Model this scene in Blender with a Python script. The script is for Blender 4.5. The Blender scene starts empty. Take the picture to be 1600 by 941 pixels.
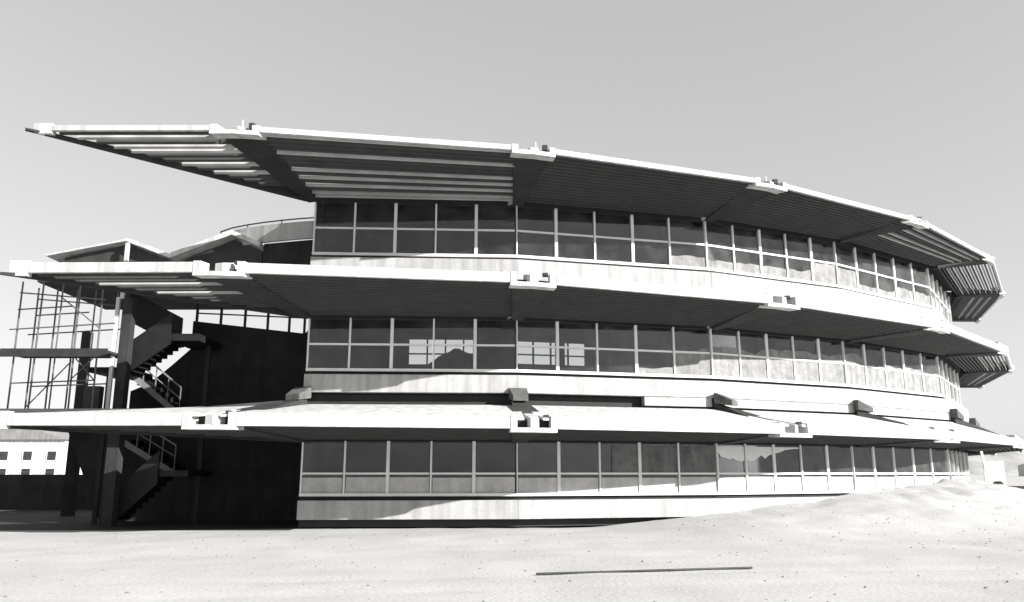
import bpy, bmesh, math, random
from mathutils import Vector, noise
random.seed(7)
V = Vector
scene = bpy.context.scene
COL = scene.collection
EYE = 1.75                      # eye height; heights below written as "h" are measured from eye level

# ------------------------------------------------------------------ camera
cam = bpy.data.cameras.new('camera')
cam.sensor_width = 36.0
cam.lens = 28.45
cam.clip_end = 6000
camo = bpy.data.objects.new('camera', cam)
COL.objects.link(camo)
camo.location = (0, 0, EYE)
camo.rotation_euler = (math.radians(90) + 0.21, 0, 0)
scene.camera = camo

# ------------------------------------------------------------------ world + sun
SUN_AZ = math.radians(60)       # measured from the viewer's back towards the right
SUN_EL = math.radians(24)
world = bpy.data.worlds.new('World')
scene.world = world
world.use_nodes = True
nt = world.node_tree
for n in list(nt.nodes):
    nt.nodes.remove(n)
sky = nt.nodes.new('ShaderNodeTexSky')
sky.sky_type = 'NISHITA'
sky.sun_disc = False
sky.sun_elevation = SUN_EL
sky.sun_rotation = math.radians(180) - SUN_AZ
sky.air_density = 1.0
sky.dust_density = 1.2
sky.ozone_density = 1.0
bw = nt.nodes.new('ShaderNodeRGBToBW')          # black-and-white film
bg = nt.nodes.new('ShaderNodeBackground')
bg.inputs[1].default_value = 0.15  # with the haze curve below
wo = nt.nodes.new('ShaderNodeOutputWorld')
flat = nt.nodes.new('ShaderNodeMath')            # thin haze evens the sky out
flat.operation = 'POWER'
flat.inputs[1].default_value = 0.42
nt.links.new(sky.outputs[0], bw.inputs[0])
nt.links.new(bw.outputs[0], flat.inputs[0])
nt.links.new(flat.outputs[0], bg.inputs[0])
nt.links.new(bg.outputs[0], wo.inputs[0])

sun = bpy.data.lights.new('sun', 'SUN')
sun.energy = 3.8
sun.angle = math.radians(0.55)
sun.color = (1.0, 0.985, 0.965)
suno = bpy.data.objects.new('sun', sun)
COL.objects.link(suno)
sd = V((math.sin(SUN_AZ) * math.cos(SUN_EL), -math.cos(SUN_AZ) * math.cos(SUN_EL), math.sin(SUN_EL)))
suno.rotation_euler = (-sd).to_track_quat('-Z', 'Y').to_euler()
suno.location = (30, -20, 40)

scene.render.engine = 'CYCLES'
scene.view_settings.view_transform = 'Standard'
scene.view_settings.look = 'None'
scene.view_settings.gamma = 1
scene.view_settings.use_curve_mapping = False
scene.view_settings.exposure = 1.6

# ------------------------------------------------------------------ materials
def mat(name, col, rough=0.8, var=0.12, scale=3.0, grain=0.06, gscale=60.0, bump=0.0, bscale=40.0, streak=0.0, spec=0.3, metal=0.0):
    m = bpy.data.materials.new(name)
    m.use_nodes = True
    t = m.node_tree
    b = t.nodes['Principled BSDF']
    b.inputs['Roughness'].default_value = rough
    b.inputs['Specular IOR Level'].default_value = spec
    b.inputs['Metallic'].default_value = metal
    geo = t.nodes.new('ShaderNodeNewGeometry')
    def nz(sc, det, vec=None):
        n = t.nodes.new('ShaderNodeTexNoise')
        n.inputs['Scale'].default_value = sc
        n.inputs['Detail'].default_value = det
        t.links.new(vec or geo.outputs['Position'], n.inputs['Vector'])
        return n.outputs['Fac']
    def rng(src, lo, hi, a=0.3, c=0.7):
        r = t.nodes.new('ShaderNodeMapRange')
        r.inputs['From Min'].default_value = a
        r.inputs['From Max'].default_value = c
        r.inputs['To Min'].default_value = lo
        r.inputs['To Max'].default_value = hi
        t.links.new(src, r.inputs['Value'])
        return r.outputs['Result']
    def mul(a, c):
        x = t.nodes.new('ShaderNodeMath')
        x.operation = 'MULTIPLY'
        t.links.new(a, x.inputs[0]); t.links.new(c, x.inputs[1])
        return x.outputs[0]
    f = rng(nz(scale, 5), 1 - var, 1 + var)
    f = mul(f, rng(nz(gscale, 3), 1 - grain, 1 + grain))
    if streak:
        mp = t.nodes.new('ShaderNodeVectorMath')
        mp.operation = 'MULTIPLY'
        mp.inputs[1].default_value = (4.0, 4.0, 0.35)
        t.links.new(geo.outputs['Position'], mp.inputs[0])
        f = mul(f, rng(nz(1.0, 4, mp.outputs[0]), 1 - streak, 1.0, 0.35, 0.6))
    c = t.nodes.new('ShaderNodeMix')
    c.data_type = 'RGBA'; c.blend_type = 'MULTIPLY'
    c.inputs['Factor'].default_value = 1.0
    c.inputs['A'].default_value = (col, col * 0.995, col * 0.985, 1)
    t.links.new(f, c.inputs['B'])
    t.links.new(c.outputs['Result'], b.inputs['Base Color'])
    if bump:
        bp = t.nodes.new('ShaderNodeBump')
        bp.inputs['Strength'].default_value = bump
        bp.inputs['Distance'].default_value = 0.05
        t.links.new(nz(bscale, 6), bp.inputs['Height'])
        t.links.new(bp.outputs[0], b.inputs['Normal'])
    return m

M = {
 'white': mat('white_paint', 0.52, 0.6, 0.07, 1.5, 0.05, 30, streak=0.30),
 'parapet': mat('pale_render', 0.40, 0.9, 0.08, 1.2, 0.09, 22, bump=0.3, bscale=50, streak=0.24),
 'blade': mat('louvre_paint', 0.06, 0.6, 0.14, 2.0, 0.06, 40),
 'sunblade': mat('louvre_sun_streak', 0.42, 0.6, 0.2, 1.2, 0.08, 30),  # same louvres, with sun streaks put into the colour
 'dark': mat('dark_steel', 0.035, 0.6, 0.25, 2.0, 0.15, 30),
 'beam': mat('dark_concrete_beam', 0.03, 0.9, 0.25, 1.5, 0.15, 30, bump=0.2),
 'frame': mat('pale_frame', 0.75, 0.5, 0.06, 2.0, 0.05, 30),
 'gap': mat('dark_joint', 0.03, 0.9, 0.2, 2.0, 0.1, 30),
 'concrete': mat('concrete', 0.22, 0.95, 0.14, 1.0, 0.10, 25, bump=0.3, streak=0.2),
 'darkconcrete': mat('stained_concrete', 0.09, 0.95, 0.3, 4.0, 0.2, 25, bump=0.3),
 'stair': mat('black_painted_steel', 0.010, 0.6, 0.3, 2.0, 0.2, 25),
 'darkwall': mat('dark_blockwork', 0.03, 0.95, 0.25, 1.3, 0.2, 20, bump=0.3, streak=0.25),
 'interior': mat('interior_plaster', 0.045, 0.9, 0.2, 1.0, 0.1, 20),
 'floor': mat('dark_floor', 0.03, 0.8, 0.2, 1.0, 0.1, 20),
 'sheet': mat('paper_sheet', 0.25, 0.95, 0.22, 3.5, 0.14, 18, streak=0.25),  # sunlit glass put into the colour; the grit shares it
 'board': mat('pale_board', 0.50, 0.95, 0.12, 2.5, 0.10, 25, streak=0.15),
 'greysheet': mat('grey_pane_patch', 0.16, 0.95, 0.2, 4.0, 0.15, 20, streak=0.25),
 'steel': mat('scaffold_steel', 0.09, 0.5, 0.25, 4.0, 0.1, 40),
 'plank': mat('weathered_plank', 0.028, 0.9, 0.25, 3.0, 0.15, 30),
 'sand': mat('pale_sand', 0.40, 1.0, 0.09, 0.30, 0.10, 14.0, bump=0.22, bscale=14.0, spec=0.1),
 'hill': mat('hazy_scrub', 0.30, 1.0, 0.3, 0.02, 0.1, 0.2),  # distance haze put into the colour as paleness
}
def glass_mat():
    m = bpy.data.materials.new('dusty_glass')
    m.use_nodes = True
    t = m.node_tree
    for n in list(t.nodes):
        t.nodes.remove(n)
    out = t.nodes.new('ShaderNodeOutputMaterial')
    tr = t.nodes.new('ShaderNodeBsdfTransparent'); tr.inputs[0].default_value = (0.84, 0.85, 0.85, 1)
    gl = t.nodes.new('ShaderNodeBsdfGlossy'); gl.inputs['Roughness'].default_value = 0.02
    df = t.nodes.new('ShaderNodeBsdfDiffuse'); df.inputs[0].default_value = (0.6, 0.6, 0.59, 1)
    fr = t.nodes.new('ShaderNodeFresnel'); fr.inputs[0].default_value = 1.5
    m1 = t.nodes.new('ShaderNodeMixShader'); m2 = t.nodes.new('ShaderNodeMixShader')
    geo = t.nodes.new('ShaderNodeNewGeometry')
    nz = t.nodes.new('ShaderNodeTexNoise'); nz.inputs['Scale'].default_value = 1.7; nz.inputs['Detail'].default_value = 5
    t.links.new(geo.outputs['Position'], nz.inputs['Vector'])
    r = t.nodes.new('ShaderNodeMapRange')
    r.inputs['From Min'].default_value = 0.35; r.inputs['From Max'].default_value = 0.7
    r.inputs['To Min'].default_value = 0.01; r.inputs['To Max'].default_value = 0.05
    t.links.new(nz.outputs['Fac'], r.inputs['Value'])
    t.links.new(fr.outputs[0], m1.inputs[0]); t.links.new(tr.outputs[0], m1.inputs[1]); t.links.new(gl.outputs[0], m1.inputs[2])
    t.links.new(r.outputs['Result'], m2.inputs[0]); t.links.new(m1.outputs[0], m2.inputs[1]); t.links.new(df.outputs[0], m2.inputs[2])
    t.links.new(m2.outputs[0], out.inputs[0])
    return m
M['glass'] = glass_mat()

# ------------------------------------------------------------------ mesh helpers (all input in world coordinates)
class MB:
    def __init__(self):
        self.v = []; self.f = []
    def hexa(self, p):                      # 8 points: bottom ring 0-3, top ring 4-7
        n = len(self.v); self.v += [V(q) for q in p]
        for f in ((3, 2, 1, 0), (4, 5, 6, 7), (0, 1, 5, 4), (1, 2, 6, 5), (2, 3, 7, 6), (3, 0, 4, 7)):
            self.f.append([n + i for i in f])
        return self
    def box(self, x0, x1, y0, y1, z0, z1):
        return self.hexa([(x0, y0, z0), (x1, y0, z0), (x1, y1, z0), (x0, y1, z0), (x0, y0, z1), (x1, y0, z1), (x1, y1, z1), (x0, y1, z1)])
    def bar(self, a, b, w, h=None):         # rectangular bar between two points
        a = V(a); b = V(b); h = h or w
        d = (b - a).normalized()
        s = d.cross(V((0, 0, 1)))
        if s.length < 1e-3: s = V((1, 0, 0))
        s.normalize(); u = s.cross(d).normalized()
        s *= w / 2; u *= h / 2
        return self.hexa([a - s - u, a + s - u, a + s + u, a - s + u, b - s - u, b + s - u, b + s + u, b - s + u])
    def tube(self, a, b, r, n=8):
        a = V(a); b = V(b); d = (b - a).normalized()
        s = d.cross(V((0, 0, 1)))
        if s.length < 1e-3: s = V((1, 0, 0))
        s.normalize(); u = s.cross(d)
        k = len(self.v)
        for q in (a, b):
            for i in range(n):
                an = 2 * math.pi * i / n
                self.v.append(q + s * math.cos(an) * r + u * math.sin(an) * r)
        for i in range(n):
            j = (i + 1) % n
            self.f.append([k + i, k + j, k + n + j, k + n + i])
        self.f.append([k + i for i in range(n)][::-1]); self.f.append([k + n + i for i in range(n)])
        return self
    def prism(self, pts, z0, z1):           # plan polygon extruded upwards
        k = len(self.v); n = len(pts)
        for z in (z0, z1):
            for p in pts: self.v.append(V((p[0], p[1], z)))
        for i in range(n):
            j = (i + 1) % n
            self.f.append([k + i, k + j, k + n + j, k + n + i])
        self.f.append([k + i for i in range(n)][::-1]); self.f.append([k + n + i for i in range(n)])
        return self
    def wallpoly(self, pts, y0, y1):        # (x, z) polygon extruded in y
        k = len(self.v); n = len(pts)
        for y in (y0, y1):
            for p in pts: self.v.append(V((p[0], y, p[1])))
        for i in range(n):
            j = (i + 1) % n
            self.f.append([k + i, k + j, k + n + j, k + n + i])
        self.f.append([k + i for i in range(n)][::-1]); self.f.append([k + n + i for i in range(n)])
        return self
    def build(self, name, m, parent=None, bevel=0.0, smooth=False):
        lo = V((min(v.x for v in self.v), min(v.y for v in self.v), min(v.z for v in self.v)))
        hi = V((max(v.x for v in self.v), max(v.y for v in self.v), max(v.z for v in self.v)))
        c = V(((lo.x + hi.x) / 2, (lo.y + hi.y) / 2, lo.z))
        bm = bmesh.new()
        vs = [bm.verts.new(v - c) for v in self.v]
        for f in self.f:
            try: bm.faces.new([vs[i] for i in f])
            except ValueError: pass
        bmesh.ops.recalc_face_normals(bm, faces=bm.faces)
        if bevel:
            bmesh.ops.bevel(bm, geom=bm.edges[:], offset=bevel, segments=1, affect='EDGES', profile=0.5)
        me = bpy.data.meshes.new(name)
        bm.to_mesh(me); bm.free()
        if smooth:
            for p in me.polygons: p.use_smooth = True
        o = bpy.data.objects.new(name, me)
        COL.objects.link(o)
        me.materials.append(M[m])
        o.parent = parent
        o['_w'] = list(c)
        o.location = c - (V(parent['_w']) if parent else V((0, 0, 0)))
        return o

def thing(name, loc, label, cat, group=None):
    o = bpy.data.objects.new(name, None)
    COL.objects.link(o)
    o.location = loc; o['_w'] = list(loc)
    o.empty_display_size = 0.3
    o['label'] = label; o['category'] = cat
    if group: o['group'] = group
    return o
def tag(o, label, cat, group=None):
    o['label'] = label; o['category'] = cat
    if group: o['group'] = group
    return o

def lerp(a, b, t): return a + (b - a) * t
def Z(h): return h + EYE
def P3(p, h): return V((p.x, p.y, Z(h)))

# ------------------------------------------------------------------ plan of the pavilion
W = [V(p) for p in ((-6.90, 27.02), (0.15, 27.39), (7.23, 29.19), (13.2, 32.0), (19.2, 36.3), (23.4, 42.4), (26.2, 49.2))]
C3 = [V(p) for p in ((-8.23, 22.33), (0.71, 23.92), (9.18, 26.98), (16.57, 31.36), (22.99, 37.4), (27.93, 44.89), (30.98, 52.74))]
C2 = [V(p) for p in ((-8.36, 22.3), (0.67, 23.65), (9.28, 26.85), (17.11, 31.58), (23.57, 38.22), (27.9, 44.9), (30.9, 53.2))]
C1 = [V(p) for p in ((-8.30, 22.3), (0.67, 23.9), (9.5, 27.2), (17.3, 32.1), (24.3, 39.2), (29.0, 46.5), (32.0, 54.6))]
T3, T2, T1 = V((-14.1, 22.35)), V((-14.3, 22.4)), V((-14.3, 22.3))
NF = len(W) - 1
def inward(i):                                      # inward direction at corner i
    a = (W[min(i + 1, NF)] - W[max(i - 1, 0)]).normalized()
    return V((-a.y, a.x))
IN = [W[i] + inward(i) * 9.5 for i in range(NF + 1)]
def fdir(i): return (W[i + 1] - W[i]).normalized()
def fin(i): d = fdir(i); return V((-d.y, d.x))      # inward normal of a facet
def fbox(mb, i, s0, s1, d0, d1, h0, h1):            # box in facet coordinates: s along, d inwards (negative = proud)
    o = W[i]; t = fdir(i); n = fin(i)
    q = [o + t * s0 + n * d0, o + t * s1 + n * d0, o + t * s1 + n * d1, o + t * s0 + n * d1]
    return mb.hexa([(p.x, p.y, Z(h0)) for p in q] + [(p.x, p.y, Z(h1)) for p in q])
def ring(mb, d0, d1, h0, h1, i0=0, i1=NF):          # one prism per facet following the wall line, mitred at the corners
    for i in range(i0, i1):
        a, b = inward(i), inward(i + 1)
        q = [W[i] + a * d0, W[i + 1] + b * d0, W[i + 1] + b * d1, W[i] + a * d1]
        mb.hexa([(p.x, p.y, Z(h0)) for p in q] + [(p.x, p.y, Z(h1)) for p in q])
    return mb

# ------------------------------------------------------------------ ground
def seg_d(p, a, b):
    ab = b - a; t = max(0, min(1, (p - a).dot(ab) / ab.dot(ab)))
    q = a + ab * t
    return (p - q).length, t, ab.x * (p.y - a.y) - ab.y * (p.x - a.x)
AMP = [0.0, 0.0, 0.42, 1.0, 1.42, 0.75, 0.5]
def gh(x, y):
    p = V((x, y)); best = None
    if -20 < x < 50 and 8 < y < 70:
        for i in range(NF):
            d, t, side = seg_d(p, W[i], W[i + 1])
            if best is None or d < best[0]:
                a = AMP[i] + (AMP[i + 1] - AMP[i]) * t
                if i == 1: a = 0.42 * max(0, (t - 0.35) / 0.65)
                best = (d, a, side)
    h = 0.0
    if best:
        d, a, side = best
        if side > 0: k = max(0, 1 - d / 0.7)
        else:
            k = max(0, 1 - d / 8.0); k = k * k * (3 - 2 * k)
        h += a * k * (1 + 0.10 * noise.noise(V((x * 0.5, y * 0.5, 3))))
        if side > 0 and d > 0.6: return 0.0
    near = max(0, 1 - abs(y - 18) / 60)
    h += near * (0.05 * noise.noise(V((x * 0.22, y * 0.22, 0))) + 0.025 * noise.noise(V((x * 0.9, y * 0.9, 5))))
    if -22 < x < -5 and 26.2 < y < 45: return 0.0
    if best and best[1] > 0.02 and best[0] < 8:
        h += 0.10 * best[1] * max(0, 1 - best[0] / 7) * (noise.noise(V((x * 1.3, y * 1.3, 8))) + 0.6 * noise.noise(V((x * 3.1, y * 3.1, 2))))
    for off in (0.0, 1.6):                       # wheel tracks crossing the site
        q = y - (13.2 + off + 0.10 * x + 0.5 * math.sin(x * 0.16))
        h -= 0.035 * math.exp(-(q / 0.22) ** 2) * (0.5 + noise.noise(V((x * 0.4, off, 1))))
    return h
def axis(lo, hi, step, far_lo, far_hi):
    a = []; x = lo
    while x <= hi: a.append(x); x += step
    s = step; x = lo; L = []
    while x > far_lo: s *= 1.35; x -= s; L.append(x)
    s = step; x = a[-1]; R = []
    while x < far_hi: s *= 1.35; x += s; R.append(x)
    return L[::-1] + a + R
xs = axis(-20, 40, 0.22, -3500, 3500); ys = axis(8, 60, 0.22, -3000, 4500)
me = bpy.data.meshes.new('ground')
nx = len(xs)
me.from_pydata([(x, y, gh(x, y)) for y in ys for x in xs], [],
               [(j * nx + i, j * nx + i + 1, (j + 1) * nx + i + 1, (j + 1) * nx + i) for j in range(len(ys) - 1) for i in range(nx - 1)])
for p in me.polygons: p.use_smooth = True
me.materials.append(M['sand'])
g = bpy.data.objects.new('ground', me); COL.objects.link(g); g['kind'] = 'structure'

pv = MB().box(-24, -7.0, 26.35, 45, -0.2, 0.012).build('shade_slab', 'floor')  # canopy shade on the ground put in as a dark slab
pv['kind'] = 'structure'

# low hills far behind
def hills():
    vs = []; fs = []; n = 160
    for i in range(n + 1):
        x = -2200 + 4400 * i / n
        h = 26 + 30 * noise.noise(V((x * 0.0016, 1, 0))) + 12 * noise.noise(V((x * 0.006, 2, 0))) + 4 * noise.noise(V((x * 0.03, 2, 0)))
        if x > 500: h += min(1, (x - 500) / 300) * 42
        h = max(h, 4)
        for k, (dy, q) in enumerate(((-160, -0.05), (-90, 0.35), (-40, 0.75), (0, 1.0), (120, 0.9), (300, -0.05))):
            vs.append((x, 1300 + dy + 60 * noise.noise(V((x * 0.004, k, 9))), h * q))
    for i in range(n):
        for k in range(5):
            a = i * 6 + k; fs.append((a, a + 6, a + 7, a + 1))
    m = bpy.data.meshes.new('hills'); m.from_pydata(vs, [], fs)
    for p in m.polygons: p.use_smooth = True
    m.materials.append(M['hill'])
    o = bpy.data.objects.new('hills', m); COL.objects.link(o); o['kind'] = 'structure'
hills()

# ------------------------------------------------------------------ the pavilion
ROOT = thing('pavilion', (6, 32, 0), 'three storey faceted pavilion with wide louvred canopies over bands of windows', 'building')

# slabs
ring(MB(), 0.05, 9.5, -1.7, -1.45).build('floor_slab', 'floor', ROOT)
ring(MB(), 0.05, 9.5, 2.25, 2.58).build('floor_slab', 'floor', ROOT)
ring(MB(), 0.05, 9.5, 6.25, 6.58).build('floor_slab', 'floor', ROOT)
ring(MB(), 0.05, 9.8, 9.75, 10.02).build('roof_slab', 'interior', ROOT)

# end walls that close the enclosed part, and the courtyard-side wall with its openings
def flatwall(a, b, th, h0, h1, name, m, par):
    d = (b - a).normalized(); n = V((-d.y, d.x)) * th / 2
    q = [a - n, b - n, b + n, a + n]
    return MB().hexa([(p.x, p.y, Z(h0)) for p in q] + [(p.x, p.y, Z(h1)) for p in q]).build(name, m, par)
for k in (0, NF):
    a = W[k] + inward(k) * 0.25 + (fdir(0) * 0.14 if k == 0 else -fdir(NF - 1) * 0.14)
    b = IN[k] + (fdir(0) * 0.14 if k == 0 else -fdir(NF - 1) * 0.14)
    for h0, h1 in ((-1.44, 2.24), (2.59, 6.24), (6.59, 9.74)):
        flatwall(a, b, 0.25, h0, h1, 'end_wall', 'darkwall', ROOT)
# openings of the courtyard wall: level, facet, s0, s1, h0, h1
LEV = {1: (-1.44, 2.24), 2: (2.59, 6.24), 3: (6.59, 9.74)}
OPEN = {(2, 0): [(2.7, 6.4, 4.85, 6.02)], (2, 1): [(1.5, 4.9, 4.95, 6.02)]}
for lv, (h0, h1) in LEV.items():
    for i in range(NF):
        a, b = IN[i], IN[i + 1]; d = (b - a).normalized(); n = V((-d.y, d.x)); L = (b - a).length
        def seg(mb, s0, s1, z0, z1, t0=-0.12, t1=0.12):
            q = [a + d * s0 + n * t0, a + d * s1 + n * t0, a + d * s1 + n * t1, a + d * s0 + n * t1]
            mb.hexa([(p.x, p.y, Z(z0)) for p in q] + [(p.x, p.y, Z(z1)) for p in q])
        mb = MB(); s = 0.0; fr = []
        for (s0, s1, z0, z1) in OPEN.get((lv, i), []):
            s1 = min(s1, L - 0.1)
            seg(mb, s, s0, h0, h1); seg(mb, s0, s1, h0, z0); seg(mb, s0, s1, z1, h1); s = s1
            fr.append((s0, s1, z0, z1))
        seg(mb, s, L, h0, h1)
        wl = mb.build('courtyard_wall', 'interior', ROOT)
        for (s0, s1, z0, z1) in fr:
            m2 = MB(); k = 4
            for j in range(1, k):
                x = s0 + (s1 - s0) * j / k
                seg(m2, x - 0.035, x + 0.035, z0, z1, -0.05, 0.05)
            zm = z0 + (z1 - z0) * 0.42
            seg(m2, s0, s1, zm - 0.03, zm + 0.03, -0.045, 0.045)
            m2.build('window_frame', 'dark', wl)
# interior columns
for i in range(NF):
    for t in (0.0, 0.5):
        for dd in (2.6, 6.5):
            if i == 0 or (i == 1 and dd < 3): continue
            p = lerp(W[i], W[i + 1], t) + fin(i) * dd
            for h0, h1 in LEV.values():
                MB().tube((p.x, p.y, Z(h0)), (p.x, p.y, Z(h1)), 0.19, 10).build('column', 'interior', ROOT)

# storeys: parapet, recess, windows
SILL = {1: -0.65, 2: 3.43, 3: 7.45}
HEAD = {1: 1.05, 2: 5.18, 3: 9.30}
RAIL = {1: 0.0, 2: 4.28, 3: 8.37}
CEIL = {1: 2.24, 2: 6.24, 3: 9.74}
NB = 5
rnd = random.Random(11)
for lv in (3, 2, 1):
    s, hd, rl = SILL[lv], HEAD[lv], RAIL[lv]
    for i in range(NF):
        a, b = inward(i), inward(i + 1)
        L = (W[i + 1] - W[i]).length
        ring(MB(), -0.30, 0.0, s - (1.0 if lv == 3 else 0.80), s - 0.20, i, i + 1).build('parapet', 'parapet', ROOT, bevel=0.012)
        if lv == 2 and i >= 2:  # recess filled in pale where the sun lights it
            ring(MB(), -0.285, 0.0, s - 1.12, s - 0.815, i, i + 1).build('lit_band', 'parapet', ROOT)
        if lv == 2 and i == 1:  # same painted sunlight on the far part of this facet
            fbox(MB(), i, L * 0.62, L - 0.2, -0.285, 0.0, s - 1.12, s - 0.815).build('lit_band', 'parapet', ROOT)
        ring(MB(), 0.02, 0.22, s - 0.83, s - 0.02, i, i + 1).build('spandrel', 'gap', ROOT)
        ring(MB(), -0.10, 0.16, s - 0.075, s + 0.02, i, i + 1).build('sill', 'frame', ROOT)
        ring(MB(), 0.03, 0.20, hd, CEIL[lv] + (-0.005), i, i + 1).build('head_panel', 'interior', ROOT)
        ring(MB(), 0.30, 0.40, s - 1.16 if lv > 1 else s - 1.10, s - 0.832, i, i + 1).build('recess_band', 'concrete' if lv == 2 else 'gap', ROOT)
        bw_ = L / NB
        for j in range(NB):
            s0, s1 = j * bw_, (j + 1) * bw_
            mw = 0.105 if (i * NB + j) % 2 == 0 else 0.06
            mb = MB()
            fbox(mb, i, s0 - mw / 2 if j else s0, s0 + mw / 2, -0.05, 0.10, s + 0.02, hd)
            if j == NB - 1 and i == NF - 1: fbox(mb, i, s1 - 0.1, s1, -0.05, 0.10, s + 0.02, hd)
            fbox(mb, i, s0 + mw / 2, s1 - 0.0525, -0.035, 0.06, rl - 0.035, rl + 0.03)
            wn = mb.build('window', 'frame', ROOT)
            fbox(MB(), i, s0 + mw / 2, s1 - 0.0525, -0.02, 0.06, hd - 0.05, hd).build('head_bar', 'dark', wn)
            for (z0, z1) in ((s + 0.02, rl - 0.035), (rl + 0.03, hd - 0.05)):
                dd = rnd.uniform(0.010, 0.02)
                fbox(MB(), i, s0 + mw / 2 - 0.004, s1 - 0.048, dd, dd + 0.012, z0 - 0.003, z1 + 0.003).build('pane', 'glass', wn)
            # boards behind the lowest panes, patches on others, mostly painted-in light
            if lv == 1 and i < 5:
                top = s + 0.02 + 0.50 + rnd.uniform(-0.015, 0.015)
                fbox(MB(), i, s0 + 0.056, s1 - 0.056, -0.008, 0.004, s + 0.025, top).build('board', 'board', wn)
            full = i * NB + j
            if lv == 1 and full in (7, 8, 9):  # grey patches over the upper panes
                fbox(MB(), i, (s0 + 0.45) if full == 7 else s0 + 0.056, s1 - 0.056, -0.006, 0.004, rl + 0.035, hd - rnd.uniform(.06, .16)).build('paper_sheet', 'greysheet', wn)
            if lv == 1 and full in (10, 11, 12):  # white patch stands in for sky seen through the storey
                mb = MB(); n = 7; drop = {10: (.18, .38, .40, .45, .42, .50, .52, .50), 11: (.50, .52, .48, .40, .30, .42, .30, .26), 12: (.24, .20, .16, .10, .08, .06, .05, .05)}[full]
                o_ = W[i]; t_ = fdir(i); n_ = fin(i)
                for k in range(n):
                    x0 = s0 + 0.056 + (s1 - s0 - 0.112) * k / n; x1 = s0 + 0.056 + (s1 - s0 - 0.112) * (k + 1) / n
                    q = [o_ + t_ * x0 + n_ * -0.008, o_ + t_ * x1 + n_ * -0.008, o_ + t_ * x1 + n_ * 0.004, o_ + t_ * x0 + n_ * 0.004]
                    dz = (drop[k], drop[k + 1], drop[k + 1], drop[k])
                    mb.hexa([(p.x, p.y, Z(hd - 0.10 - dz[m_])) for m_, p in enumerate(q)] + [(p.x, p.y, Z(hd - 0.10)) for p in q])
                mb.build('paper_sheet', 'frame', wn)
            hh = {3: {9: .42, 10: .34, 11: .36, 12: .40, 13: .46, 14: .82, 15: .80, 16: .25, 17: .30, 18: .5, 19: .5, 20: .6, 21: .7, 22: .7},
                  2: {8: .25, 9: .95, 10: 1.12, 11: 1.10, 12: 1.16, 13: 1.12, 14: 1.18, 15: 1.2, 16: .9, 17: .95, 18: 1.0, 19: .9, 20: .8, 21: .7}}.get(lv, {}).get(full)
            if hh:  # sunlit part of the pane put in as a pale patch
                mb = MB(); n = 5; prev = hh + rnd.uniform(-.05, .05)
                for k in range(n):
                    x0 = s0 + 0.056 + (s1 - s0 - 0.112) * k / n; x1 = s0 + 0.056 + (s1 - s0 - 0.112) * (k + 1) / n
                    nxt = prev + rnd.choice((0, 0, .03, -.03, .05, -.05)) if k < 3 else hh + rnd.uniform(-.04, .03)
                    o_ = W[i]; t_ = fdir(i); n_ = fin(i)
                    q = [o_ + t_ * x0 + n_ * -0.008, o_ + t_ * x1 + n_ * -0.008, o_ + t_ * x1 + n_ * 0.004, o_ + t_ * x0 + n_ * 0.004]
                    zb = s + 0.025; zt = [prev, nxt, nxt, prev]
                    mb.hexa([(p.x, p.y, Z(zb)) for p in q] + [(p.x, p.y, Z(zb + zt[k2])) for k2, p in enumerate(q)])
                    prev = nxt
                mb.build('paper_sheet', 'sheet', wn)

# canopies
CAN = {3: dict(C=C3, T=T3, zbw=9.22, zbe=9.90, ztw=9.74, zte=10.02, f0=9.92, f1=10.09, n=17),
       2: dict(C=C2, T=T2, zbw=5.12, zbe=5.55, ztw=6.2, zte=5.85, f0=5.60, f1=5.90, n=16),
       1: dict(C=C1, T=T1, zbw=1.02, zbe=1.26, ztw=2.42, zte=1.62, f0=1.28, f1=1.62, n=11)}
def taper_beam(w, c, ww, we, zbw, zbe, ztw, zte, name, m, par, back=0.0):
    d = (c - w).normalized(); n = V((-d.y, d.x)); w2 = w - d * back
    pts = []
    for (zw, ze) in ((zbw, zbe), (ztw, zte)):
        pts += [(w2 - n * ww / 2, zw), (c - n * we / 2, ze), (c + n * we / 2, ze), (w2 + n * ww / 2, zw)]
    return MB().hexa([(p.x, p.y, Z(h)) for p, h in pts]).build(name, m, par)
SUN_STREAK = {3: {(-1, 15), (-1, 13), (-1, 12), (-1, 9), (-1, 7), (0, 16), (0, 12), (0, 8), (0, 6), (0, 4), (0, 2), (0, 1), (3, 14), (3, 12), (3, 9), (3, 7), (4, 15), (4, 13), (4, 11), (4, 9), (4, 7), (4, 5), (4, 3), (5, 13), (5, 10), (5, 7)},
        2: {(-1, 12), (-1, 9), (4, 14), (4, 12), (4, 10), (4, 8), (5, 11), (5, 8)}}  # slats coloured pale to stand for sunlit streaks
BH = 0.66                                              # half width of a beam at the canopy edge
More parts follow.
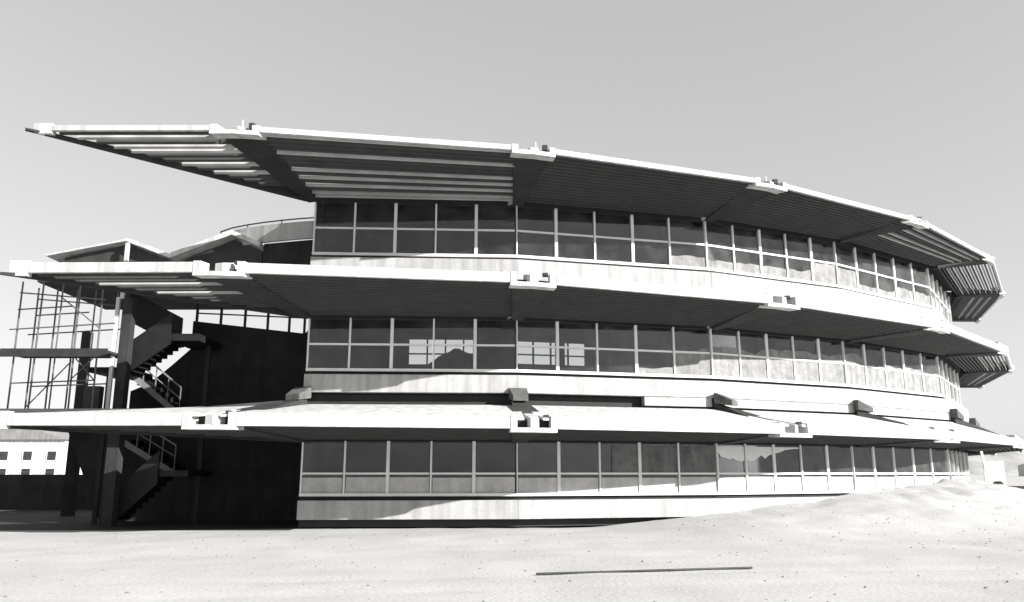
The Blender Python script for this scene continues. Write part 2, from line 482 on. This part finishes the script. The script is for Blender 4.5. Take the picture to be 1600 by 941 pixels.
for lv in (3, 2, 1):
    k = CAN[lv]; C = k['C']; n = k['n']
    wl = [W[i] - inward(i) * 0.32 for i in range(NF + 1)]
    # radial beams with the trough-shaped end pieces
    for i in range(NF + 1):
        d = (C[i] - wl[i]).normalized(); nn = V((-d.y, d.x))
        ce = C[i] - d * 0.42
        # end trough: lip, cheeks, sloping nose
        zb = k['f0'] - 0.10; zt = k['f1'] + 0.035
        # directions of both fascias at this corner
        dl = (C[i - 1] - C[i]).normalized() if i else (k['T'] - C[i]).normalized()
        dr = (C[i + 1] - C[i]).normalized() if i < NF else -dl
        pl = [wl[i] - nn * -0.18, wl[i] - nn * 0.18, ce + dr * (BH - 0.04), ce, ce + dl * (BH - 0.04)]
        if (pl[0] - pl[4]).length > (pl[1] - pl[4]).length: pl[0], pl[1] = pl[1], pl[0]
        bt = MB(); hb = [k['zbw'] - 0.03] * 2 + [k['zbe'] - 0.02] * 3; ht = [k['ztw']] * 2 + [k['zte'] - 0.06] * 3
        bt.v = [P3(p, h) for p, h in zip(pl, hb)] + [P3(p, h) for p, h in zip(pl, ht)]
        bt.f = [[0, 1, 2, 3, 4][::-1], [5, 6, 7, 8, 9]] + [[a, (a + 1) % 5, (a + 1) % 5 + 5, a + 5] for a in range(5)]
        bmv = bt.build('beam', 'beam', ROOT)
        mb = MB()
        for dv in (dl, dr):
            e = C[i] + dv * (BH + 0.06); bk = -d * 0.40
            q = [C[i], e, e + bk, C[i] + bk]
            mb.hexa([(p.x, p.y, Z(zb)) for p in q] + [(p.x, p.y, Z(zb + 0.13)) for p in q])
            e0 = C[i] + dv * (BH - 0.14)
            q = [e0, e, e + bk * 0.98, e0 + bk * 0.98]
            mb.hexa([(p.x, p.y, Z(zb + 0.131)) for p in q] + [(p.x, p.y, Z(zt)) for p in q])
        mb.build('end_trough', 'white', bmv)
        mb = MB()
        w0, w1 = (0.13, 0.20)
        q0 = C[i] + d * (-0.03); q1 = C[i] - d * 0.9
        mb.hexa([(p.x, p.y, Z(h)) for p, h in ((q0 - nn * w0, zb + 0.132), (q0 + nn * w0, zb + 0.132), (q1 + nn * w1, zb + 0.132), (q1 - nn * w1, zb + 0.132),
                 (q0 - nn * w0, zt - 0.07), (q0 + nn * w0, zt - 0.07), (q1 + nn * w1, zt + 0.13), (q1 - nn * w1, zt + 0.13))])
        mb.build('nose', 'white', bmv, bevel=0.01)
        p = C[i] - d * 0.22 + dr * 0.40  # dark knob; on the middle canopy it stands for shade in the recess
        MB().box(p.x - 0.09, p.x + 0.09, p.y - 0.08, p.y + 0.08, Z(zt - 0.06), Z(zt + (0.13 if lv == 3 else 0.05))).build('lamp', 'dark', bmv, bevel=0.02)
        if lv == 3:
            MB().tube((p.x - 0.3, p.y, Z(zt - 0.1)), (p.x - 0.3, p.y, Z(zt + 0.24)), 0.018, 6).build('rod', 'frame', bmv)
        if lv == 1:
            a0 = W[i] - inward(i) * 0.30
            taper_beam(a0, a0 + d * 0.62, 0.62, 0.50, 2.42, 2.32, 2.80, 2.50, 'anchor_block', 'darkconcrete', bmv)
    # panels between the beams, with the pointed end panel first
    for i in range(-1, NF):
        if i < 0: wa, wb, ca, cb = wl[0], wl[0], k['T'], C[0]
        else: wa, wb, ca, cb = wl[i], wl[i + 1], C[i], C[i + 1]
        e = (cb - ca).normalized(); nin = V((-e.y, e.x))
        L = (cb - ca).length
        ga, gb = (0.5 if i < 0 else BH + 0.08), BH + 0.08
        q = [ca + e * ga, cb - e * gb, cb - e * gb + nin * 0.12, ca + e * ga + nin * 0.12]
        fa = MB().hexa([(p.x, p.y, Z(k['f0'])) for p in q] + [(p.x, p.y, Z(k['f1'])) for p in q]).build('fascia', 'white', ROOT, bevel=0.008)
        for j in range(1, n):
            t = j / n
            if i < 0 and t < 0.2: continue
            p0 = lerp(wa, ca, t); p1 = lerp(wb, cb, t)
            ee = (p1 - p0).normalized()
            o0 = 0.16 if i < 0 else 0.18 + (BH - 0.22) * t
            o1 = 0.18 + (BH - 0.22) * t
            if (p1 - p0).length < o0 + o1 + 0.3: continue
            p0 = p0 + ee * o0; p1 = p1 - ee * o1
            zb = k['zbw'] + (k['zbe'] - k['zbw']) * t + 0.03
            nv = V((-ee.y, ee.x)) * 0.02
            dep = 0.22
            q = [p0 - nv, p1 - nv, p1 + nv, p0 + nv]
            pale = (i, j) in SUN_STREAK.get(lv, ())
            MB().hexa([(p.x, p.y, Z(zb)) for p in q] + [(p.x, p.y, Z(zb + dep)) for p in q]).build('slat', 'sunblade' if pale else 'blade', fa)
        if i >= 0:                                     # closed strip added along the wall to keep sun off the window heads
            q = [wa, wb, lerp(wb, cb, 0.17), lerp(wa, ca, 0.17)]
            q = [q[0] - fdir(i) * 0, q[1], q[2], q[3]]
            e2 = fdir(i) * 0.3
            q = [wa + e2 + fin(i) * 0.33, wb - e2 + fin(i) * 0.33, lerp(wb, cb, 0.17) - e2, lerp(wa, ca, 0.17) + e2]
            zz = k['zbw'] + 0.32
            MB().hexa([(p.x, p.y, Z(zz)) for p in q] + [(p.x, p.y, Z(zz + 0.06)) for p in q]).build('sun_stop', 'gap', ROOT)
        if lv == 1:                                    # the lowest canopy carries a solid sloping deck
            pts = []
            nn2 = nin * 0.06
            for dz in (0.0, 0.07):
                if i < 0:
                    wi = wl[0] + V((-1.2, 0.1)); wj = wl[0]
                else: wi, wj = wa, wb
                pts += [(ca + nn2 + e * 0.3, 1.53 + dz), (cb + nn2 - e * 0.3, 1.53 + dz), (wj, 2.16 + dz), (wi, 2.16 + dz)]
            MB().hexa([(p.x, p.y, Z(h)) for p, h in pts]).build('deck', 'white', ROOT)
    # end beam of the pointed panel and its white corner piece
    d = (k['T'] - wl[0]).normalized()
    tip = k['T'] + d * 0.25
    eb = taper_beam(wl[0] + d * 0.2, tip, 0.22, 0.14, k['zbw'] - 0.02, k['zbe'] - 0.03, k['ztw'] - 0.05, k['zbe'] + 0.03, 'end_beam', 'beam', ROOT)
    e = (C[0] - k['T']).normalized(); nin = V((-e.y, e.x))
    q = [k['T'] + e * -0.05, k['T'] + e * 0.49, k['T'] + e * 0.49 + nin * 0.3, k['T'] + e * 0.35 + nin * 0.3]
    MB().hexa([(p.x, p.y, Z(k['f0'] - 0.09)) for p in q] + [(p.x, p.y, Z(k['f1'] + 0.06)) for p in q]).build('end_plate', 'white', eb)

# open stair hall at the pointed end: floor, dark core walls, glazed screen, folded roof, curved parapet
MB().box(-19.5, -7.6, 26.9, 36.5, Z(1.75), Z(2.10)).build('hall_floor', 'concrete', ROOT)
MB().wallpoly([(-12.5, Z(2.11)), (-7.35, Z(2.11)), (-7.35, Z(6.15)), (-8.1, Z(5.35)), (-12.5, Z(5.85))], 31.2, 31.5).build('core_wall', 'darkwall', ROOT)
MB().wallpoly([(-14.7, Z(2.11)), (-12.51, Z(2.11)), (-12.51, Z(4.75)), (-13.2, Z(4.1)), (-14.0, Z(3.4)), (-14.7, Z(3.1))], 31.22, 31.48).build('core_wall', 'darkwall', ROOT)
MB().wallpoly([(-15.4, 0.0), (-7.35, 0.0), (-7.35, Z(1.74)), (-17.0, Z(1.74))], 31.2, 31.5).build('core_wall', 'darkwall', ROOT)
MB().box(-40, -17.6, 41, 41.3, 0, Z(-0.05)).build('yard_wall', 'darkwall', ROOT)
mb = MB()
for x in (-12.4, -11.45, -10.5, -9.6, -8.75, -8.15):
    mb.box(x - 0.04, x + 0.04, 31.25, 31.35, Z(5.3), Z(6.6))
mb.bar((-12.4, 31.3, Z(6.18)), (-7.4, 31.3, Z(5.95)), 0.05, 0.05)
mb.bar((-12.4, 31.3, Z(6.62)), (-7.4, 31.3, Z(6.62)), 0.08, 0.08)
mb.build('glazing_frame', 'dark', ROOT)
for x, y in ((-13.55, 28.1), (-7.5, 30.5), (-18.6, 35.0), (-12.6, 33.5)):
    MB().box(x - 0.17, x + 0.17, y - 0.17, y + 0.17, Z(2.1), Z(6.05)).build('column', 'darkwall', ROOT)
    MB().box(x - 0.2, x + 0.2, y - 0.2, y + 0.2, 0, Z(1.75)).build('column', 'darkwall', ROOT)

fold = [(-16.7, 7.62), (-13.9, 8.18), (-12.25, 7.56), (-10.1, 8.42), (-9.05, 7.97)]
def plate(p, q, y0, y1, th, name, m, par):
    return MB().wallpoly([(p[0], Z(p[1])), (q[0], Z(q[1])), (q[0], Z(q[1] + th)), (p[0], Z(p[1] + th))], y0, y1).build(name, m, par)
fr = plate(fold[0], fold[1], 28.0, 33.0, 0.07, 'folded_roof', 'white', ROOT)
for a, b, th in ((fold[1], fold[2], 0.14), (fold[2], fold[3], 0.18), (fold[3], fold[4], 0.17)):
    plate((a[0] + 0.003, a[1]), (b[0] - 0.003, b[1]), 28.0, 33.0, th, 'roof_plate', 'white', fr)
plate((-13.1, 8.4), (-11.4, 8.72), 31.0, 33.5, 0.12, 'roof_plate', 'dark', fr)
MB().wallpoly([(-16.2, Z(7.3)), (-12.4, Z(7.3)), (-12.35, Z(7.52)), (-13.9, Z(8.1)), (-16.2, Z(7.64))], 28.35, 28.45).build('gable_board', 'dark', fr)  # dark board stands in for the shaded underside of the fold
MB().wallpoly([(-11.9, Z(7.1)), (-9.1, Z(7.1)), (-9.1, Z(7.9)), (-10.1, Z(8.34)), (-11.9, Z(7.6))], 28.5, 28.6).build('gable_board', 'dark', fr)  # underside shade of the second fold, again as a dark board
MB().box(-13.86, -13.74, 27.95, 28.07, Z(6.05), Z(8.1)).build('post', 'white', fr)
MB().box(-17.0, -9.0, 28.2, 33.2, Z(6.70), Z(6.95)).build('hall_roof_slab', 'beam', ROOT)
# curved parapet with a handrail
pts = [V(p) for p in ((-6.95, 27.55), (-7.6, 27.68), (-8.3, 27.88), (-9.0, 28.12), (-9.7, 28.42), (-10.4, 28.80), (-11.0, 29.3))]
cpm = MB()
for a, b in zip(pts, pts[1:]):
    n0 = V((0.28, 0.96)) * 0.12
    cpm.hexa([(p.x, p.y, Z(8.16)) for p in (a, b, b + n0, a + n0)] + [(p.x, p.y, Z(8.80)) for p in (a, b, b + n0, a + n0)])
cp = cpm.build('curved_parapet', 'parapet', ROOT)
mb = MB()
for a, b in zip(pts, pts[1:]):
    mb.bar((a.x, a.y + 0.06, Z(8.93)), (b.x, b.y + 0.06, Z(8.93)), 0.04)
for a in pts[::2]:
    mb.bar((a.x, a.y + 0.06, Z(8.79)), (a.x, a.y + 0.06, Z(8.93)), 0.03)
mb.build('handrail', 'dark', cp)
MB().prism([(-6.95, 27.7), (-6.95, 30.5), (-9.0, 31.0), (-9.0, 28.3)], Z(6.96), Z(8.15)).build('hall_wall', 'darkwall', ROOT)

# ------------------------------------------------------------------ staircase
ST = thing('staircase', (-12.4, 29.5, 0), 'dark zigzag open staircase between the concrete column and the dark core wall', 'staircase')
def flight(x0, h0, x1, h1, y0, y1, solid):
    n = 8; mb = MB()
    for j in range(n):
        xa = x0 + (x1 - x0) * j / n; xb = x0 + (x1 - x0) * (j + 1) / n
        hb = max(h0 + (h1 - h0) * j / n, h0 + (h1 - h0) * (j + 1) / n)
        mb.box(min(xa, xb), max(xa, xb), y0, y1, Z(hb - 0.32), Z(hb))
    f = mb.build('flight', 'stair', ST)
    r = MB()
    y = y0 - 0.06
    if solid:
        r.wallpoly([(x0, Z(h0 - 0.4)), (x1, Z(h1 - 0.4)), (x1, Z(h1 + 0.75)), (x0, Z(h0 + 0.75))], y - 0.04, y + 0.04)
        r.build('balustrade', 'stair', f)
    else:
        r.bar((x0, y, Z(h0 + 0.9)), (x1, y, Z(h1 + 0.9)), 0.05)
        r.bar((x0, y, Z(h0 + 0.5)), (x1, y, Z(h1 + 0.5)), 0.03)
        r.bar((x0, y, Z(h0 - 0.1)), (x1, y, Z(h1 - 0.1)), 0.05, 0.2)
        for j in range(0, n + 1, 2):
            xa = x0 + (x1 - x0) * j / n; ha = h0 + (h1 - h0) * j / n
            r.bar((xa, y, Z(ha - 0.15)), (xa, y, Z(ha + 0.9)), 0.03)
        r.build('railing', 'concrete', f)
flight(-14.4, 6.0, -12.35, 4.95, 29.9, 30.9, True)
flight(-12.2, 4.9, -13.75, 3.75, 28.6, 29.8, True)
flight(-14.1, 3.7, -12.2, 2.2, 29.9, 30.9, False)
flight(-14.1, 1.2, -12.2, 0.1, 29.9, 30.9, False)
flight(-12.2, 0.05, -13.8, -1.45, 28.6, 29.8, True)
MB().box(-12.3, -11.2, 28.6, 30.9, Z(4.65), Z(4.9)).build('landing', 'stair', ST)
MB().box(-15.0, -13.75, 28.62, 30.9, Z(3.5), Z(3.7)).build('landing', 'stair', ST)
MB().box(-12.2, -11.2, 28.6, 30.9, Z(-0.1), Z(0.1)).build('landing', 'stair', ST)
for x in (-11.3, -14.9):
    MB().box(x - 0.08, x + 0.08, 29.82, 29.88, 0.0, Z(4.9 if x > -12 else 3.6)).build('post', 'stair', ST)
MB().box(-13.98, -13.86, 27.95, 28.05, Z(2.1), Z(6.1)).build('post', 'white', ST)

# ------------------------------------------------------------------ scaffold
SC = thing('scaffold', (-15.6, 27.8, Z(2.10)), 'tall tubular scaffold with a dark plank platform beside the open staircase', 'scaffold')
px = [-17.05, -16.35, -15.65, -15.0, -14.2]
for x in px:
    for y in (27.5, 28.5):
        MB().tube((x, y, Z(2.10)), (x + random.uniform(-.05, .05), y, Z(6.55 - 0.04 * (x + 17))), 0.03, 6).build('post', 'steel', SC)
for h, x0, x1, dz in ((6.15, -17.1, -14.1, -.25), (5.55, -17.1, -15.2, .12), (4.85, -17.3, -13.7, .22), (3.0, -17.0, -14.2, .1)):
    for y in (27.46, 28.54):
        MB().tube((x0, y, Z(h)), (x1, y, Z(h + dz)), 0.026, 6).build('ledger', 'steel', SC)
for j, y in enumerate((27.3, 27.65, 28.0, 28.35)):
    MB().box(-17.5 + 0.08 * (j % 2), -13.75, y, y + 0.33, Z(4.02), Z(4.10)).build('plank', 'plank', SC)
MB().box(-17.4, -13.75, 27.24, 27.29, Z(3.88), Z(4.16)).build('toe_board', 'plank', SC)
for a, b in (((-15.0, 27.44, 3.95), (-14.2, 27.44, 3.1)), ((-14.2, 27.42, 3.95), (-15.0, 27.42, 3.1)), ((-15.65, 27.43, 6.0), (-14.2, 27.43, 4.9)), ((-17.05, 28.56, 2.3), (-15.65, 28.56, 3.9))):
    MB().tube((a[0], a[1], Z(a[2])), (b[0], b[1], Z(b[2])), 0.022, 6).build('brace', 'steel', SC)
MB().box(-14.75, -14.2, 27.9, 28.2, Z(2.11), Z(2.95)).build('site_box', 'dark', SC)

# ------------------------------------------------------------------ loose things
pb = MB().tube((0.43, 15.06, gh(0.43, 15.06) + 0.03), (4.49, 15.84, gh(4.49, 15.84) + 0.03), 0.02, 8).build('pipe', 'dark')
tag(pb, 'thin dark pipe lying on the pale sand in front of the building', 'pipe')

gz = gh(20.9, 36.0)
bd = thing('site_board', (20.95, 36.0, gz), 'white upright board standing on the sand mound beside the leaning post', 'board')
MB().box(20.55, 21.45, 36.0, 36.04, gz + 0.02, gz + 1.12).build('panel', 'white', bd)
for x in (20.7, 21.3):
    MB().box(x - 0.03, x + 0.03, 36.05, 36.11, gz - 0.1, gz + 1.08).build('batten', 'plank', bd)
ps = MB().bar((20.60, 35.7, gz - 0.15), (20.38, 35.75, gz + 1.55), 0.09).build('post', 'frame')
tag(ps, 'pale timber post leaning beside the white board on the mound', 'post')
def rubble(x, y, r, name, label):
    z = gh(x, y); bm = bmesh.new()
    bmesh.ops.create_icosphere(bm, subdivisions=2, radius=r)
    for v in bm.verts:
        v.co *= 1 + 0.5 * noise.noise(v.co * 5 / r * 0.3 + V((x, y, 0)))
        v.co.z = max(v.co.z * 0.6, -0.05)
    me = bpy.data.meshes.new(name); bm.to_mesh(me); bm.free(); me.materials.append(M['plank'])
    o = bpy.data.objects.new(name, me); COL.objects.link(o); o.location = (x, y, z)
    tag(o, label, 'stone')
rubble(20.75, 35.4, 0.22, 'stone', 'dark stone at the foot of the white board')
rubble(22.3, 36.3, 0.25, 'stone', 'dark stone lying apart from the white board beside the low wall')
# low wall at the far right
MB().box(22.2, 27, 37.2, 37.5, gh(23, 37.2) - 0.4, Z(-0.55)).build('site_wall', 'plank')
o = bpy.data.objects['site_wall']; tag(o, 'low dark wall running behind the white board at the edge of the site', 'wall')

# heap of covered building material inside the middle storey
def heap():
    bm = bmesh.new()
    bmesh.ops.create_icosphere(bm, subdivisions=4, radius=1.0)
    for v in bm.verts:
        n_ = 1 + 0.28 * noise.noise(v.co * 1.6) + 0.08 * noise.noise(v.co * 5)
        v.co = V((v.co.x * 1.7 * n_, v.co.y * 1.0 * n_, max(0, v.co.z) * 2.25 * n_ * (1 - 0.18 * v.co.x)))
    m_ = bpy.data.meshes.new('material_heap'); bm.to_mesh(m_); bm.free()
    for p in m_.polygons: p.use_smooth = True
    m_.materials.append(M['plank'])
    o_ = bpy.data.objects.new('material_heap', m_); COL.objects.link(o_); o_.location = (-2.0, 33.0, Z(2.585))
    tag(o_, 'dark covered heap of material behind the glass of the middle storey', 'heap')
heap()
# loose grit and small stones on the sand
def grit():
    rg = random.Random(5); vs = []; fs = []
    for _ in range(1500):
        if rg.random() < 0.55: x = rg.uniform(5, 24); y = rg.uniform(22, 38)
        else: x = rg.uniform(-12, 16); y = rg.uniform(11, 26)
        inside = False
        for i in range(NF):
            if W[i].x <= x <= W[i + 1].x:
                yw = W[i].y + (W[i + 1].y - W[i].y) * (x - W[i].x) / (W[i + 1].x - W[i].x)
                inside = y > yw - 0.45
        if inside or (x < -6 and y > 26): continue
        z = gh(x, y); r_ = 0.010 + 0.026 * rg.random() ** 3
        k = len(vs); c = V((x, y, z + r_ * 0.25))
        for d_ in ((1, 0, 0), (0, 1, 0), (-1, 0, 0), (0, -1, 0), (0, 0, 0.55), (0, 0, -0.55)):
            vs.append(c + V(d_) * r_ * rg.uniform(0.7, 1.3))
        for a in range(4):
            b = (a + 1) % 4
            fs.append((k + a, k + b, k + 4)); fs.append((k + b, k + a, k + 5))
    m_ = bpy.data.meshes.new('grit'); m_.from_pydata(vs, [], fs); m_.materials.append(M['sheet'])
    o_ = bpy.data.objects.new('grit', m_); COL.objects.link(o_); o_['kind'] = 'stuff'
    tag(o_, 'scattered grit and small stones on the pale sand', 'grit')
grit()

# distant houses
def house(x, y, w, d, h, label, group, nw):
    r = thing('distant_house', (x, y, 0), label, 'house', group)
    MB().box(x - w / 2, x + w / 2, y - d / 2, y + d / 2, -0.3, h).build('wall', 'white', r)
    MB().wallpoly([(x - w / 2 - .3, h + .002), (x + w / 2 + .3, h + .002), (x, h + w * 0.16)], y - d / 2 - .3, y + d / 2 + .3).build('roof', 'concrete', r)
    for j in range(nw):
        cx = x - w / 2 + w * (j + .5) / nw
        for z in ((1.3, 2.35), (3.0, 4.1)):
            if z[1] < h - .3:
                f = MB().box(cx - .55, cx + .55, y - d / 2 - .06, y - d / 2 + .02, z[0], z[1]).build('window', 'frame', r)
                MB().box(cx - .45, cx + .45, y - d / 2 - .075, y - d / 2 - .062, z[0] + .1, z[1] - .1).build('pane', 'dark', f)
house(-54, 90, 15, 9, 5.2, 'white house with dark windows seen under the lowest canopy past the yard wall', None, 6)
house(330, 520, 16, 12, 6.5, 'pale far house on the slope beyond the right end of the building', None, 4)
house(352, 560, 12, 10, 4.5, 'small pale far house behind its larger neighbour beyond the building', None, 3)

for o in bpy.data.objects:
    if '_w' in o: del o['_w']
